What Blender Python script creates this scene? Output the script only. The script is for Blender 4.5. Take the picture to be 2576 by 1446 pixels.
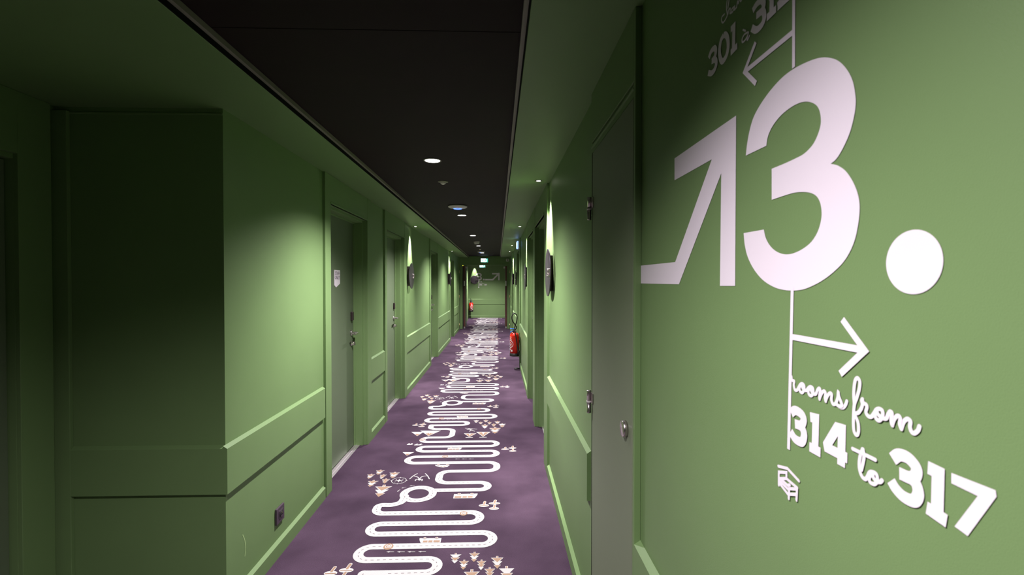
import bpy, bmesh, math, random
from mathutils import Vector, Matrix
random.seed(7)
S = bpy.context.scene
for o in list(bpy.data.objects): bpy.data.objects.remove(o)
COL = S.collection
R = math.radians

# ---------------------------------------------------------------- camera
cam = bpy.data.cameras.new('camera'); cam_o = bpy.data.objects.new('camera', cam); COL.objects.link(cam_o)
cam.sensor_fit = 'HORIZONTAL'; cam.sensor_width = 36.0; cam.lens = 16.491
cam.clip_start = 0.02; cam.clip_end = 100
cam_o.location = (0, 0, 1.5); cam_o.rotation_euler = (R(90 - 0.728), 0, R(-1.747))
cam.dof.use_dof = True; cam.dof.focus_distance = 3.2; cam.dof.aperture_fstop = 9.0
S.camera = cam_o
# ---------------------------------------------------------------- world, exposure
w = bpy.data.worlds.new('world'); S.world = w; w.use_nodes = True
w.node_tree.nodes['Background'].inputs[0].default_value = (0.02, 0.02, 0.02, 1)
w.node_tree.nodes['Background'].inputs[1].default_value = 0.0
S.view_settings.view_transform = 'Standard'; S.view_settings.look = 'None'
S.view_settings.gamma = 1.0; S.view_settings.use_curve_mapping = False
S.view_settings.exposure = 0.0
# lamp settings (each lamp is built with its fixture further down)
DOWN_POWER = 405.0; DOWN_NEAR_POWER = 245.0; DOWN_CONE = 136; DOWN_BLEND = 1.0
SPOT_POWER = 330.0; SPOT_CONE = 50; SPOT_BLEND = 0.9
LAMP_COL = (1.0, 0.93, 0.975)

D = {
 'three': [[[-0.7439,1.7021],[-0.7397,1.7214],[-0.7325,1.7396],[-0.7213,1.7559],[-0.7022,1.7686],[-0.6766,1.7791],[-0.6482,1.7855],[-0.6219,1.786],[-0.5938,1.7822],[-0.5716,1.7765],[-0.5542,1.7682],[-0.5394,1.7574],[-0.5268,1.7426],[-0.5176,1.7257],[-0.5133,1.7086],[-0.5126,1.6962],[-0.5156,1.6819],[-0.5221,1.6663],[-0.5334,1.6515],[-0.5428,1.6437],[-0.5513,1.6409]],[[-0.5513,1.6408],[-0.5395,1.6359],[-0.5269,1.6266],[-0.5163,1.613],[-0.5088,1.5983],[-0.5055,1.5836],[-0.507,1.5653],[-0.5132,1.5439],[-0.5257,1.5257],[-0.5428,1.5125],[-0.5647,1.5009],[-0.5903,1.492],[-0.61,1.4885],[-0.6356,1.488],[-0.6634,1.4918],[-0.6937,1.5026],[-0.7185,1.5196],[-0.736,1.539],[-0.7452,1.5586],[-0.7491,1.5784]],[[-0.6915,1.5778],[-0.6867,1.5658],[-0.6777,1.5548],[-0.664,1.5452],[-0.6475,1.5392],[-0.6318,1.5373],[-0.6168,1.5387],[-0.6006,1.5429],[-0.5853,1.55],[-0.5743,1.5602],[-0.5682,1.5717],[-0.566,1.5836],[-0.5685,1.5962],[-0.5749,1.6059],[-0.586,1.6125],[-0.6015,1.6168],[-0.6199,1.6193],[-0.6439,1.6194],[-0.6717,1.6187]],[[-0.6723,1.6639],[-0.6444,1.6638],[-0.6184,1.6646],[-0.6001,1.6662],[-0.5849,1.6721],[-0.5758,1.6805],[-0.5696,1.692],[-0.5692,1.7028],[-0.5726,1.7138],[-0.5799,1.7226],[-0.5932,1.7308],[-0.609,1.7355],[-0.6277,1.7366],[-0.6476,1.7343],[-0.6638,1.7288],[-0.6759,1.7213],[-0.6833,1.7121],[-0.6863,1.7013]]],
 'arrow': [[-1.3242,1.5444],[-1.042,1.5436],[-0.864,1.7272],[-1.0479,1.728],[-1.0485,1.7772],[-0.7754,1.7772],[-0.7753,1.4927],[-0.829,1.4922],[-0.8266,1.6928],[-1.0194,1.494],[-1.3236,1.4948]],
 'dot': [-0.4386,1.5187,0.0309],
 'vline': [[[-0.6253,2.0383],[-0.6231,1.7878]],[[-0.6221,1.4925],[-0.6276,1.2703]]],
 'arrow_left': [[[-0.6229,1.8361],[-0.749,1.8379]],[[-0.7166,1.869],[-0.749,1.8384],[-0.7149,1.8051]]],
 'arrow_right': [[[-0.622,1.4252],[-0.4971,1.4254]],[[-0.5293,1.4563],[-0.4957,1.4252],[-0.5318,1.3929]]],
 'script_low': [[[-0.6225,1.3712],[-0.6214,1.3667],[-0.6167,1.3661],[-0.6174,1.3608],[-0.6151,1.3554],[-0.6108,1.3554],[-0.6072,1.3599],[-0.6036,1.3646],[-0.5995,1.3664],[-0.596,1.3648],[-0.5959,1.3594],[-0.5999,1.3548],[-0.6043,1.3559],[-0.6051,1.3604],[-0.6013,1.3657]],[[-0.6007,1.366],[-0.5988,1.3607],[-0.5924,1.3593],[-0.5879,1.3635],[-0.5834,1.3662],[-0.5788,1.3649],[-0.5784,1.359],[-0.5822,1.355],[-0.5867,1.3563],[-0.5873,1.361],[-0.5834,1.3661],[-0.5825,1.3618],[-0.5778,1.3588],[-0.5735,1.3593],[-0.5705,1.3646],[-0.5675,1.3678],[-0.5652,1.3662],[-0.5664,1.359],[-0.5665,1.3546]],[[-0.5665,1.3553],[-0.5629,1.3627],[-0.5588,1.3664],[-0.5561,1.3647],[-0.5567,1.3585],[-0.5554,1.3549]],[[-0.5556,1.3552],[-0.5522,1.3624],[-0.5479,1.3665],[-0.5453,1.3652],[-0.5457,1.3591],[-0.5427,1.3548],[-0.5384,1.3568],[-0.5352,1.3645],[-0.5345,1.3707],[-0.5333,1.3664],[-0.5295,1.3598],[-0.5284,1.3567],[-0.5322,1.355],[-0.537,1.3558]],[[-0.537,1.3558],[-0.5322,1.354],[-0.5267,1.3551],[-0.5231,1.3594],[-0.5215,1.3635]],[[-0.5099,1.3622],[-0.511,1.3751],[-0.5094,1.3886],[-0.5059,1.3933],[-0.5025,1.3901],[-0.503,1.3822],[-0.5066,1.3709],[-0.5099,1.3622],[-0.511,1.3455],[-0.51,1.3333],[-0.5061,1.3298],[-0.5035,1.3347],[-0.5042,1.3443],[-0.5088,1.3522],[-0.5039,1.3554],[-0.4998,1.361],[-0.4982,1.366],[-0.4993,1.3696],[-0.4983,1.3717]],[[-0.4983,1.3717],[-0.4973,1.3681],[-0.4932,1.3672],[-0.492,1.3644],[-0.4933,1.359],[-0.4904,1.3557],[-0.4861,1.356],[-0.4823,1.3608],[-0.4793,1.3654],[-0.4755,1.3673],[-0.4716,1.3663],[-0.4713,1.3609],[-0.4746,1.3558],[-0.4784,1.3553],[-0.4811,1.3593],[-0.4789,1.3649],[-0.4769,1.3611],[-0.471,1.3592],[-0.4666,1.3599],[-0.4643,1.3647],[-0.4618,1.3683],[-0.4596,1.3669],[-0.4604,1.3604],[-0.4593,1.3551]],[[-0.4594,1.3554],[-0.4567,1.3627],[-0.4526,1.3667],[-0.4499,1.3647],[-0.4505,1.3593],[-0.4486,1.3549]],[[-0.4488,1.3552],[-0.4465,1.3622],[-0.4423,1.3665],[-0.4389,1.3651],[-0.4393,1.3598],[-0.4373,1.3555],[-0.4342,1.3553],[-0.4305,1.3592],[-0.4292,1.3633]],[[-0.4977,1.3171],[-0.5006,1.3093],[-0.502,1.3009],[-0.5014,1.2932],[-0.4983,1.2874],[-0.4938,1.286],[-0.4909,1.289],[-0.4876,1.2956],[-0.4828,1.298],[-0.4782,1.2973],[-0.4773,1.2916],[-0.4808,1.2863],[-0.4865,1.2858],[-0.4877,1.2903],[-0.4838,1.2969],[-0.4823,1.2926],[-0.4781,1.2904],[-0.4735,1.2916],[-0.4713,1.2942]],[[-0.4967,1.3174],[-0.4954,1.3089],[-0.4986,1.2944]],[[-0.5115,1.3127],[-0.48,1.3123]]],
 'digits_low': [[[-0.6221,1.3217],[-0.6133,1.3278],[-0.6001,1.326],[-0.596,1.3197],[-0.6013,1.3115],[-0.6139,1.3098]],[[-0.6057,1.3106],[-0.5984,1.3082],[-0.5948,1.3005],[-0.5996,1.2902],[-0.6129,1.2897],[-0.6229,1.2961]],[[-0.584,1.3274],[-0.5736,1.3286],[-0.5745,1.2909]],[[-0.5849,1.2892],[-0.5643,1.289]],[[-0.5296,1.2861],[-0.5288,1.3292],[-0.5362,1.3286],[-0.5534,1.3023],[-0.5525,1.2992],[-0.5201,1.2988]],[[-0.4589,1.3212],[-0.4514,1.328],[-0.4409,1.3288],[-0.4323,1.3231],[-0.4326,1.3155],[-0.4383,1.3107],[-0.4507,1.3101]],[[-0.4383,1.3107],[-0.4321,1.3075],[-0.4296,1.299],[-0.4342,1.2904],[-0.4452,1.2891],[-0.4543,1.2928],[-0.4603,1.2985]],[[-0.4201,1.328],[-0.41,1.3274],[-0.4105,1.2895]],[[-0.4207,1.2904],[-0.4013,1.2876]],[[-0.3953,1.3284],[-0.3643,1.3287]],[[-0.3656,1.3275],[-0.3876,1.2861]]],
 'digits_high': [[[-0.8772,1.9208],[-0.8678,1.9285],[-0.8545,1.9281],[-0.8492,1.9207],[-0.853,1.9117],[-0.8649,1.9088]],[[-0.8649,1.9088],[-0.8504,1.9051],[-0.8471,1.8958],[-0.8541,1.8882],[-0.866,1.8874],[-0.8797,1.8941]],[[-0.8207,1.9339],[-0.8304,1.929],[-0.8357,1.9153],[-0.8325,1.8996],[-0.8238,1.8897],[-0.8107,1.8927],[-0.8038,1.9042],[-0.8052,1.9196],[-0.8123,1.9301],[-0.8207,1.9339]],[[-0.795,1.93],[-0.7843,1.9304],[-0.7851,1.8927]],[[-0.7945,1.8906],[-0.7725,1.8919]],[[-0.7256,1.9222],[-0.7154,1.9259],[-0.7019,1.9244],[-0.6956,1.9163],[-0.699,1.9085],[-0.7152,1.9087]],[[-0.7134,1.9081],[-0.6972,1.9055],[-0.6936,1.8936],[-0.7005,1.8866],[-0.7149,1.8869],[-0.7281,1.897]],[[-0.682,1.916],[-0.6746,1.9172],[-0.6751,1.8928]],[[-0.6867,1.8898],[-0.6635,1.8899]],[[-0.6598,1.8901],[-0.6292,1.8892]],[[-0.6599,1.8915],[-0.6438,1.8958],[-0.6366,1.9031],[-0.6455,1.9123],[-0.6562,1.9144]]],
 'script_high': [[[-0.8175,1.969],[-0.8265,1.9689],[-0.8271,1.9617],[-0.821,1.9566],[-0.8115,1.9582],[-0.8068,1.9624],[-0.8098,1.9766],[-0.8049,1.993],[-0.8002,1.9868],[-0.8046,1.9725]],[[-0.8045,1.9617],[-0.8018,1.9675],[-0.7965,1.9667],[-0.7971,1.9592],[-0.7919,1.9574]],[[-0.7842,1.9623],[-0.7909,1.9623],[-0.7926,1.9577],[-0.7874,1.9565],[-0.7809,1.961]],[[-0.7809,1.9621],[-0.7819,1.9561],[-0.7743,1.9561]],[[-0.7743,1.9561],[-0.7712,1.964],[-0.7691,1.9595]],[[-0.7691,1.9595],[-0.7649,1.9646],[-0.7617,1.9584],[-0.7566,1.9607]],[[-0.7397,1.8964],[-0.7497,1.898],[-0.7562,1.8944],[-0.7553,1.8887],[-0.7476,1.8879],[-0.7397,1.8912],[-0.7374,1.8952]],[[-0.7378,1.8949],[-0.742,1.8871],[-0.74,1.8851],[-0.7348,1.8886]],[[-0.7543,1.9081],[-0.7468,1.9024]]],
 'bed': [[[-0.6502,1.2382],[-0.6293,1.2433],[-0.6048,1.2366]],[[-0.6489,1.212],[-0.6491,1.2303],[-0.6316,1.2367],[-0.6315,1.2285],[-0.6483,1.2214]],[[-0.6315,1.2285],[-0.6079,1.226]],[[-0.6483,1.2189],[-0.6255,1.2153]],[[-0.6469,1.2154],[-0.6254,1.208]],[[-0.6254,1.2036],[-0.6246,1.2177],[-0.6079,1.2244],[-0.6089,1.2093]],[[-0.6245,1.2102],[-0.6087,1.2168]],[[-0.642,1.2226],[-0.6275,1.2209],[-0.6228,1.2234]]],
 'seven': [[-0.3979,1.332],[-0.3613,1.333],[-0.3606,1.3281],[-0.383,1.2843],[-0.3945,1.2865],[-0.3752,1.322],[-0.3978,1.3229]],
 'period': 2.4881,
 'road1': [[-0.6897,4.8981],[-0.6897,4.7698],[-0.4511,4.7698],[-0.4447,4.5114],[-0.714,4.5114],[-0.714,4.3871],[-0.0088,4.3871],[-0.0088,4.2623],[-0.7061,4.2623],[-0.7061,4.1417],[-0.0099,4.1417],[-0.0099,4.0175],[-0.7568,4.0175],[-0.7568,3.8767],[-0.0076,3.8767],[-0.0076,3.7018],[-0.449,3.7018],[-0.448,3.4877],[-0.073,3.4877],[-0.073,3.3654],[-0.4597,3.3654]],
 'roundabout': [-0.5611,3.3149,0.1013],
 'connector': [[-0.6478,3.2802],[-0.6495,3.2253],[-0.6555,3.1934],[-0.6734,3.173],[-0.7107,3.1533],[-0.7397,3.1522]],
 'road2': [[-0.7397,3.1522],[-0.7981,3.155],[-0.7981,3.037],[-0.1134,3.037],[-0.1134,2.9061],[-0.7722,2.9061],[-0.7722,2.7876],[-0.0299,2.7876],[-0.0299,2.6561],[-0.7669,2.6561],[-0.7669,2.5275],[-0.3196,2.5275],[-0.3196,2.4084],[-0.5697,2.4084]],
 'trees': [[-0.9311,3.75,-0.9295,3.6482,0.0728,"pwp"],[-0.9821,3.6705,-0.9817,3.5757,0.0627,"pwp"],[-0.8081,3.7032,-0.8037,3.5808,0.0835,"pwp"],[-0.8864,3.6607,-0.8873,3.5728,0.0569,"ppw"],[-0.8479,3.5809,-0.8427,3.4902,0.064,"ppp"],[-0.9349,3.5546,-0.9353,3.4348,0.0828,"pwp"],[-0.8349,3.4687,-0.8308,3.2724,0.124,"pwp"],[-0.2311,2.5791,-0.2304,2.4837,0.0637,"wpw"],[-0.128,2.5879,-0.1281,2.4936,0.0608,"pwp"],[-0.1804,2.5163,-0.1805,2.4266,0.0544,"pwp"],[-0.0878,2.5135,-0.0877,2.4219,0.0532,"ppw"],[-0.0031,2.5446,-0.003,2.4305,0.0687,"pwp"],[-0.0423,4.9344,-0.0414,4.8312,0.058,"ppp"],[0.0465,4.9413,0.0452,4.8012,0.0814,"wpp"],[-0.1346,4.9181,-0.1335,4.7742,0.0838,"pww"],[-0.0272,4.818,-0.0287,4.6083,0.1235,"pwp"]],
 'mounts': [[[-0.861,4.6878],[-0.7361,4.684],[-0.7815,4.5573]],[[-0.7799,4.725],[-0.5699,4.7186],[-0.6722,4.5539]],[[-0.8363,4.1321],[-0.7334,4.129],[-0.782,4.0446]]],
 'tents': [[[-0.3354,4.6261],[-0.2095,4.6222],[-0.2744,4.5129]],[[-0.2154,4.6681],[-0.0707,4.6637],[-0.1422,4.5168]]],
 'mush': [[-0.093,3.1345,0.0344,0.0271],[-0.0226,3.1604,0.0391,0.0222],[-0.025,3.0897,0.0329,0.0243],[-0.8593,4.9156,0.0339,0.0267],[-0.7862,4.938,0.0375,0.0269],[-0.7891,4.8706,0.0336,0.0262],[0.0649,4.1832,0.0349,0.025],[0.1323,4.2117,0.0359,0.0254],[0.1324,4.1374,0.0321,0.0245]],
 'arrows': [[[-0.6179,2.6035],[-0.5753,2.6022]],[[-0.5591,2.6017],[-0.5157,2.6004]],[[-0.5015,2.6],[-0.4577,2.5987]],[[-0.4425,2.5996],[-0.3991,2.5983]],[[-0.3614,3.9579],[-0.3205,3.9567]],[[-0.3057,3.9562],[-0.2616,3.9549]],[[-0.2476,3.9544],[-0.2021,3.953]],[[-0.6476,3.4419],[-0.6096,3.4531]],[[-0.6991,3.407],[-0.667,3.4266]],[[-0.7176,3.3507],[-0.703,3.388]]],
 'badges08': [[-0.6182,2.6538,0.0279],[-0.2209,3.0213,0.0248],[-0.7154,4.4524,0.0261],[-0.4514,4.018,0.0247]],
 'buses': [[-0.4564,-0.3288,2.7373,2.6851,-1],[-0.3083,-0.142,3.3037,3.2349,1],[-0.449,-0.3226,4.2267,4.1771,1]],
 'car': [[-0.5125,3.8353],[-0.388,3.8315],[-0.4358,3.7796],[-0.5004,3.8007]],
 'cars': [[[-0.8342,4.3211],[-0.7764,4.3296]],[[-0.7649,4.3074],[-0.6852,4.3166]]],
 'compass': [-0.7439,3.5383,0.054],
 'drone': [[[-0.6681,3.5661],[-0.6527,3.6192],[-0.6278,3.6639]],[[-0.5651,3.662],[-0.54,3.6158],[-0.5198,3.5616]],[[-0.6471,3.6191],[-0.6127,3.5977],[-0.5948,3.5573]],[[-0.5948,3.5573],[-0.5829,3.6036],[-0.5435,3.62]],[[-0.6207,3.532],[-0.617,3.558],[-0.5948,3.5573]],[[-0.5712,3.5305],[-0.5726,3.5566],[-0.5948,3.5573]]],
 'plane': [[[-0.3305,4.791],[-0.2138,4.7552]],[[-0.2987,4.7756],[-0.2682,4.7304],[-0.2822,4.6873]],[[-0.3104,4.7405],[-0.2366,4.7648]],[[-0.2682,4.7304],[-0.2299,4.6858]]],
}


# ---------------------------------------------------------------- materials
def mat(name, col, rough=0.5, metal=0.0, bump=0.0, scale=300, var=0.0, emis=None, estr=0.0, spec=0.5, vscale=6):
    m = bpy.data.materials.new(name); m.use_nodes = True
    nt = m.node_tree; b = nt.nodes['Principled BSDF']
    b.inputs['Base Color'].default_value = (*col, 1); b.inputs['Roughness'].default_value = rough
    b.inputs['Metallic'].default_value = metal; b.inputs['Specular IOR Level'].default_value = spec
    tc = nt.nodes.new('ShaderNodeTexCoord')
    if var > 0:
        n = nt.nodes.new('ShaderNodeTexNoise'); n.inputs['Scale'].default_value = vscale; n.inputs['Detail'].default_value = 5
        nt.links.new(tc.outputs['Object'], n.inputs['Vector'])
        cr = nt.nodes.new('ShaderNodeValToRGB')
        cr.color_ramp.elements[0].position = 0.3; cr.color_ramp.elements[1].position = 0.7
        cr.color_ramp.elements[0].color = (*[c * (1 - var) for c in col], 1)
        cr.color_ramp.elements[1].color = (*[min(1, c * (1 + var)) for c in col], 1)
        nt.links.new(n.outputs['Fac'], cr.inputs['Fac']); nt.links.new(cr.outputs['Color'], b.inputs['Base Color'])
    if bump > 0:
        n2 = nt.nodes.new('ShaderNodeTexNoise'); n2.inputs['Scale'].default_value = scale; n2.inputs['Detail'].default_value = 3
        nt.links.new(tc.outputs['Object'], n2.inputs['Vector'])
        bp = nt.nodes.new('ShaderNodeBump'); bp.inputs['Strength'].default_value = bump; bp.inputs['Distance'].default_value = 0.002
        nt.links.new(n2.outputs['Fac'], bp.inputs['Height']); nt.links.new(bp.outputs['Normal'], b.inputs['Normal'])
    if emis:
        b.inputs['Emission Color'].default_value = (*emis, 1); b.inputs['Emission Strength'].default_value = estr
    return m

M = dict(
    paint=mat('green_wall_paint', (0.142, 0.226, 0.088), 0.48, bump=0.12, scale=700, var=0.03, spec=0.35, vscale=3),
    door=mat('green_door_lacquer', (0.108, 0.142, 0.084), 0.5, bump=0.08, scale=500, spec=0.35),
    closet=mat('grey_green_closet_lacquer', (0.165, 0.195, 0.125), 0.5, bump=0.08, scale=500, spec=0.35),
    ceil=mat('black_ceiling_paint', (0.0145, 0.0068, 0.0082), 0.7, bump=0.2, scale=400, var=0.1, spec=0.12),
    profile=mat('dark_metal_profile', (0.22, 0.20, 0.17), 0.5, spec=0.3),
    gap=mat('shadow_gap_black', (0.006, 0.006, 0.005), 0.9, spec=0.1),
    purple=None,
    white_pile=mat('white_carpet_pile', (0.50, 0.485, 0.48), 0.95, bump=0.9, scale=420, spec=0.05),
    peach_pile=mat('peach_carpet_pile', (0.34, 0.225, 0.155), 0.95, bump=0.9, scale=420, spec=0.05),
    grey_pile=mat('grey_carpet_pile', (0.17, 0.14, 0.15), 0.95, bump=0.9, scale=420, spec=0.05),
    vinyl=mat('pale_lavender_vinyl', (0.74, 0.665, 0.73), 0.45, bump=0.05, scale=600, spec=0.3),
    steel=mat('brushed_steel', (0.62, 0.55, 0.56), 0.28, 1.0, bump=0.03, scale=200),
    darksteel=mat('dark_bronze_metal', (0.05, 0.035, 0.035), 0.4, 0.4),
    brass=mat('brass', (0.75, 0.6, 0.35), 0.3, 1.0),
    alu=mat('aluminium_threshold', (0.75, 0.68, 0.72), 0.38, 0.85, bump=0.05),
    disc=mat('aubergine_sign_lacquer', (0.042, 0.031, 0.043), 0.33, 0.0, spec=0.5),
    plastic=mat('dark_purple_plastic', (0.062, 0.042, 0.06), 0.4),
    black=mat('black_plastic', (0.012, 0.011, 0.012), 0.45),
    rubber=mat('black_rubber', (0.018, 0.016, 0.016), 0.55),
    whitep=mat('white_plastic', (0.62, 0.56, 0.56), 0.4),
    red=mat('red_enamel', (0.72, 0.02, 0.008), 0.25, spec=0.6),
    blue=mat('blue_plastic', (0.03, 0.16, 0.7), 0.35),
    label=mat('white_label', (0.8, 0.78, 0.78), 0.5),
    wood=mat('dark_red_wood_edge', (0.14, 0.05, 0.035), 0.5, var=0.2, vscale=20),
    plaster=mat('bare_plaster', (0.75, 0.7, 0.66), 0.9),
    scuff=mat('pale_scuff_mark', (0.36, 0.50, 0.22), 0.6),
    ink=mat('grey_sign_ink', (0.12, 0.09, 0.12), 0.6),
    lens=mat('lamp_diffuser', (0.9, 0.9, 0.9), 0.4, emis=(1, 0.96, 0.98), estr=14),
    lens_small=mat('small_lamp_lens', (0.9, 0.9, 0.9), 0.4, emis=(1, 0.90, 0.85), estr=14),
    blueled=mat('blue_status_light', (0.1, 0.2, 0.9), 0.4, emis=(0.12, 0.25, 1.0), estr=2.2),
    glintglow=mat('yellow_glint_glow', (0.9, 0.8, 0.1), 0.4, emis=(0.9, 0.8, 0.05), estr=1.5),  # glowing colour that paints a yellow glint, no lamp
    exit_white=mat('exit_sign_lit_face', (0.9, 0.95, 1), 0.4, emis=(0.72, 0.92, 1.0), estr=2.3),
    exit_blue=mat('exit_sign_edge_glow', (0.5, 0.6, 1), 0.4, emis=(0.22, 0.36, 1.0), estr=2.0),
    exit_green=mat('exit_sign_green', (0.0, 0.5, 0.3), 0.4, emis=(0.0, 0.55, 0.36), estr=1.0),
)
def carpet():
    m = bpy.data.materials.new('aubergine_carpet'); m.use_nodes = True
    nt = m.node_tree; b = nt.nodes['Principled BSDF']; L = nt.links
    tc = nt.nodes.new('ShaderNodeTexCoord')
    def noise(sc, det):
        n = nt.nodes.new('ShaderNodeTexNoise'); n.inputs['Scale'].default_value = sc; n.inputs['Detail'].default_value = det
        L.new(tc.outputs['Object'], n.inputs['Vector']); return n
    wear = noise(2.6, 9); pile = noise(330, 2)
    cr = nt.nodes.new('ShaderNodeValToRGB')
    cr.color_ramp.elements[0].position = 0.32; cr.color_ramp.elements[1].position = 0.72
    cr.color_ramp.elements[0].color = (0.047, 0.029, 0.047, 1); cr.color_ramp.elements[1].color = (0.088, 0.055, 0.086, 1)
    L.new(wear.outputs['Fac'], cr.inputs['Fac'])
    mx = nt.nodes.new('ShaderNodeMix'); mx.data_type = 'RGBA'; mx.blend_type = 'MULTIPLY'; mx.inputs['Factor'].default_value = 0.7
    cr2 = nt.nodes.new('ShaderNodeValToRGB')
    cr2.color_ramp.elements[0].position = 0.25; cr2.color_ramp.elements[1].position = 0.75
    cr2.color_ramp.elements[0].color = (0.55, 0.55, 0.55, 1); cr2.color_ramp.elements[1].color = (1.35, 1.35, 1.35, 1)
    L.new(pile.outputs['Fac'], cr2.inputs['Fac'])
    L.new(cr.outputs['Color'], mx.inputs['A']); L.new(cr2.outputs['Color'], mx.inputs['B'])
    L.new(mx.outputs['Result'], b.inputs['Base Color'])
    b.inputs['Roughness'].default_value = 1.0; b.inputs['Specular IOR Level'].default_value = 0.05
    bp = nt.nodes.new('ShaderNodeBump'); bp.inputs['Strength'].default_value = 0.8; bp.inputs['Distance'].default_value = 0.003
    L.new(pile.outputs['Fac'], bp.inputs['Height']); L.new(bp.outputs['Normal'], b.inputs['Normal'])
    return m
M['purple'] = carpet()

# ---------------------------------------------------------------- mesh builder
class MB:
    def __init__(s): s.v = []; s.f = []; s.m = []; s.sm = []
    def add(s, vs, fs, mi=0, smooth=False):
        n = len(s.v); s.v += [tuple(v) for v in vs]
        for f in fs: s.f.append(tuple(i + n for i in f)); s.m.append(mi); s.sm.append(smooth)
        return s
    def box(s, x0, x1, y0, y1, z0, z1, mi=0):
        x0, x1 = sorted((x0, x1)); y0, y1 = sorted((y0, y1)); z0, z1 = sorted((z0, z1))
        vs = [(x0,y0,z0),(x1,y0,z0),(x1,y1,z0),(x0,y1,z0),(x0,y0,z1),(x1,y0,z1),(x1,y1,z1),(x0,y1,z1)]
        return s.add(vs, [(0,3,2,1),(4,5,6,7),(0,1,5,4),(1,2,6,5),(2,3,7,6),(3,0,4,7)], mi)
    def lathe(s, c, prof, axis='Z', seg=32, mi=0, sx=1.0, smooth=True):
        # prof: list of (radius, height along axis); centre c
        vs = []; fs = []
        for r, h in prof:
            for k in range(seg):
                a = 2 * math.pi * k / seg; p, q = r * math.cos(a) * sx, r * math.sin(a)
                if axis == 'Z': v = (c[0] + p, c[1] + q, c[2] + h)
                elif axis == 'X': v = (c[0] + h, c[1] + p, c[2] + q)
                else: v = (c[0] + p, c[1] + h, c[2] + q)
                vs.append(v)
        n = len(prof)
        for i in range(n - 1):
            for k in range(seg):
                k2 = (k + 1) % seg
                fs.append((i*seg+k, i*seg+k2, (i+1)*seg+k2, (i+1)*seg+k))
        s.add(vs, fs, mi, smooth)
        b = len(s.v) - len(vs)
        for base, rr in ((0, prof[0][0]), ((n-1)*seg, prof[-1][0])):
            if rr > 1e-5:
                s.f.append(tuple(b + base + k for k in range(seg))); s.m.append(mi); s.sm.append(False)
        return s
    def tube(s, pts, r, seg=10, mi=0, closed=False):
        pts = [Vector(p) for p in pts]; n = len(pts); vs = []; fs = []
        up = None
        for i, p in enumerate(pts):
            t = (pts[min(i+1, n-1)] - pts[max(i-1, 0)]).normalized()
            if up is None: up = t.orthogonal().normalized()
            up = (up - t * up.dot(t)).normalized(); sd = t.cross(up)
            rr = r[i] if isinstance(r, (list, tuple)) else r
            for k in range(seg):
                a = 2 * math.pi * k / seg; vs.append(p + up * rr * math.cos(a) + sd * rr * math.sin(a))
        for i in range(n - 1):
            for k in range(seg):
                k2 = (k + 1) % seg; fs.append((i*seg+k, i*seg+k2, (i+1)*seg+k2, (i+1)*seg+k))
        s.add(vs, fs, mi, True)
        b = len(s.v) - len(vs)
        s.f.append(tuple(b + k for k in reversed(range(seg)))); s.m.append(mi); s.sm.append(False)
        s.f.append(tuple(b + (n-1)*seg + k for k in range(seg))); s.m.append(mi); s.sm.append(False)
        return s
    def build(s, name, mats, parent=None, bevel=0.0, recalc=True):
        if not isinstance(mats, (list, tuple)): mats = [mats]
        me = bpy.data.meshes.new(name); me.from_pydata(s.v, [], s.f)
        for m in mats: me.materials.append(M[m] if isinstance(m, str) else m)
        me.polygons.foreach_set('material_index', s.m); me.polygons.foreach_set('use_smooth', s.sm); me.update()
        if recalc:
            bm = bmesh.new(); bm.from_mesh(me); bmesh.ops.recalc_face_normals(bm, faces=bm.faces); bm.to_mesh(me); bm.free()
        o = bpy.data.objects.new(name, me); COL.objects.link(o)
        if parent: o.parent = parent; o.matrix_parent_inverse = parent.matrix_basis.inverted()
        if bevel > 0:
            b = o.modifiers.new('bevel', 'BEVEL'); b.width = bevel; b.segments = 2; b.limit_method = 'ANGLE'
        return o

def tag(o, label=None, cat=None, group=None, kind=None):
    if label: o['label'] = label
    if cat: o['category'] = cat
    if group: o['group'] = group
    if kind: o['kind'] = kind
    return o
def empty(name, loc=(0,0,0), **k):
    o = bpy.data.objects.new(name, None); o.empty_display_size = 0.05; o.location = loc; COL.objects.link(o); return tag(o, **k)
def struct(name, mb, mats, label, bevel=0.0, cat='wall'):
    return tag(mb.build(name, mats, None, bevel), label, cat, None, 'structure')

def smooth_path(p, n=6, closed=False):
    # Catmull-Rom through the points
    P = [Vector(q).to_3d() if len(q) == 2 else Vector(q) for q in p]; out = []; k = len(P)
    if k < 3: return P
    for i in range(k - 1):
        a = P[i-1] if i > 0 else P[0] * 2 - P[1]
        d = P[i+2] if i + 2 < k else P[-1] * 2 - P[-2]
        if i == 0 and closed: a = P[-2]
        if i == k - 2 and closed: d = P[1]
        b, c = P[i], P[i+1]
        for j in range(n):
            t = j / n
            out.append(0.5 * ((2*b) + (c-a)*t + (2*a-5*b+4*c-d)*t*t + (-a+3*b-3*c+d)*t**3))
    out.append(P[-1]); return out

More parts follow.
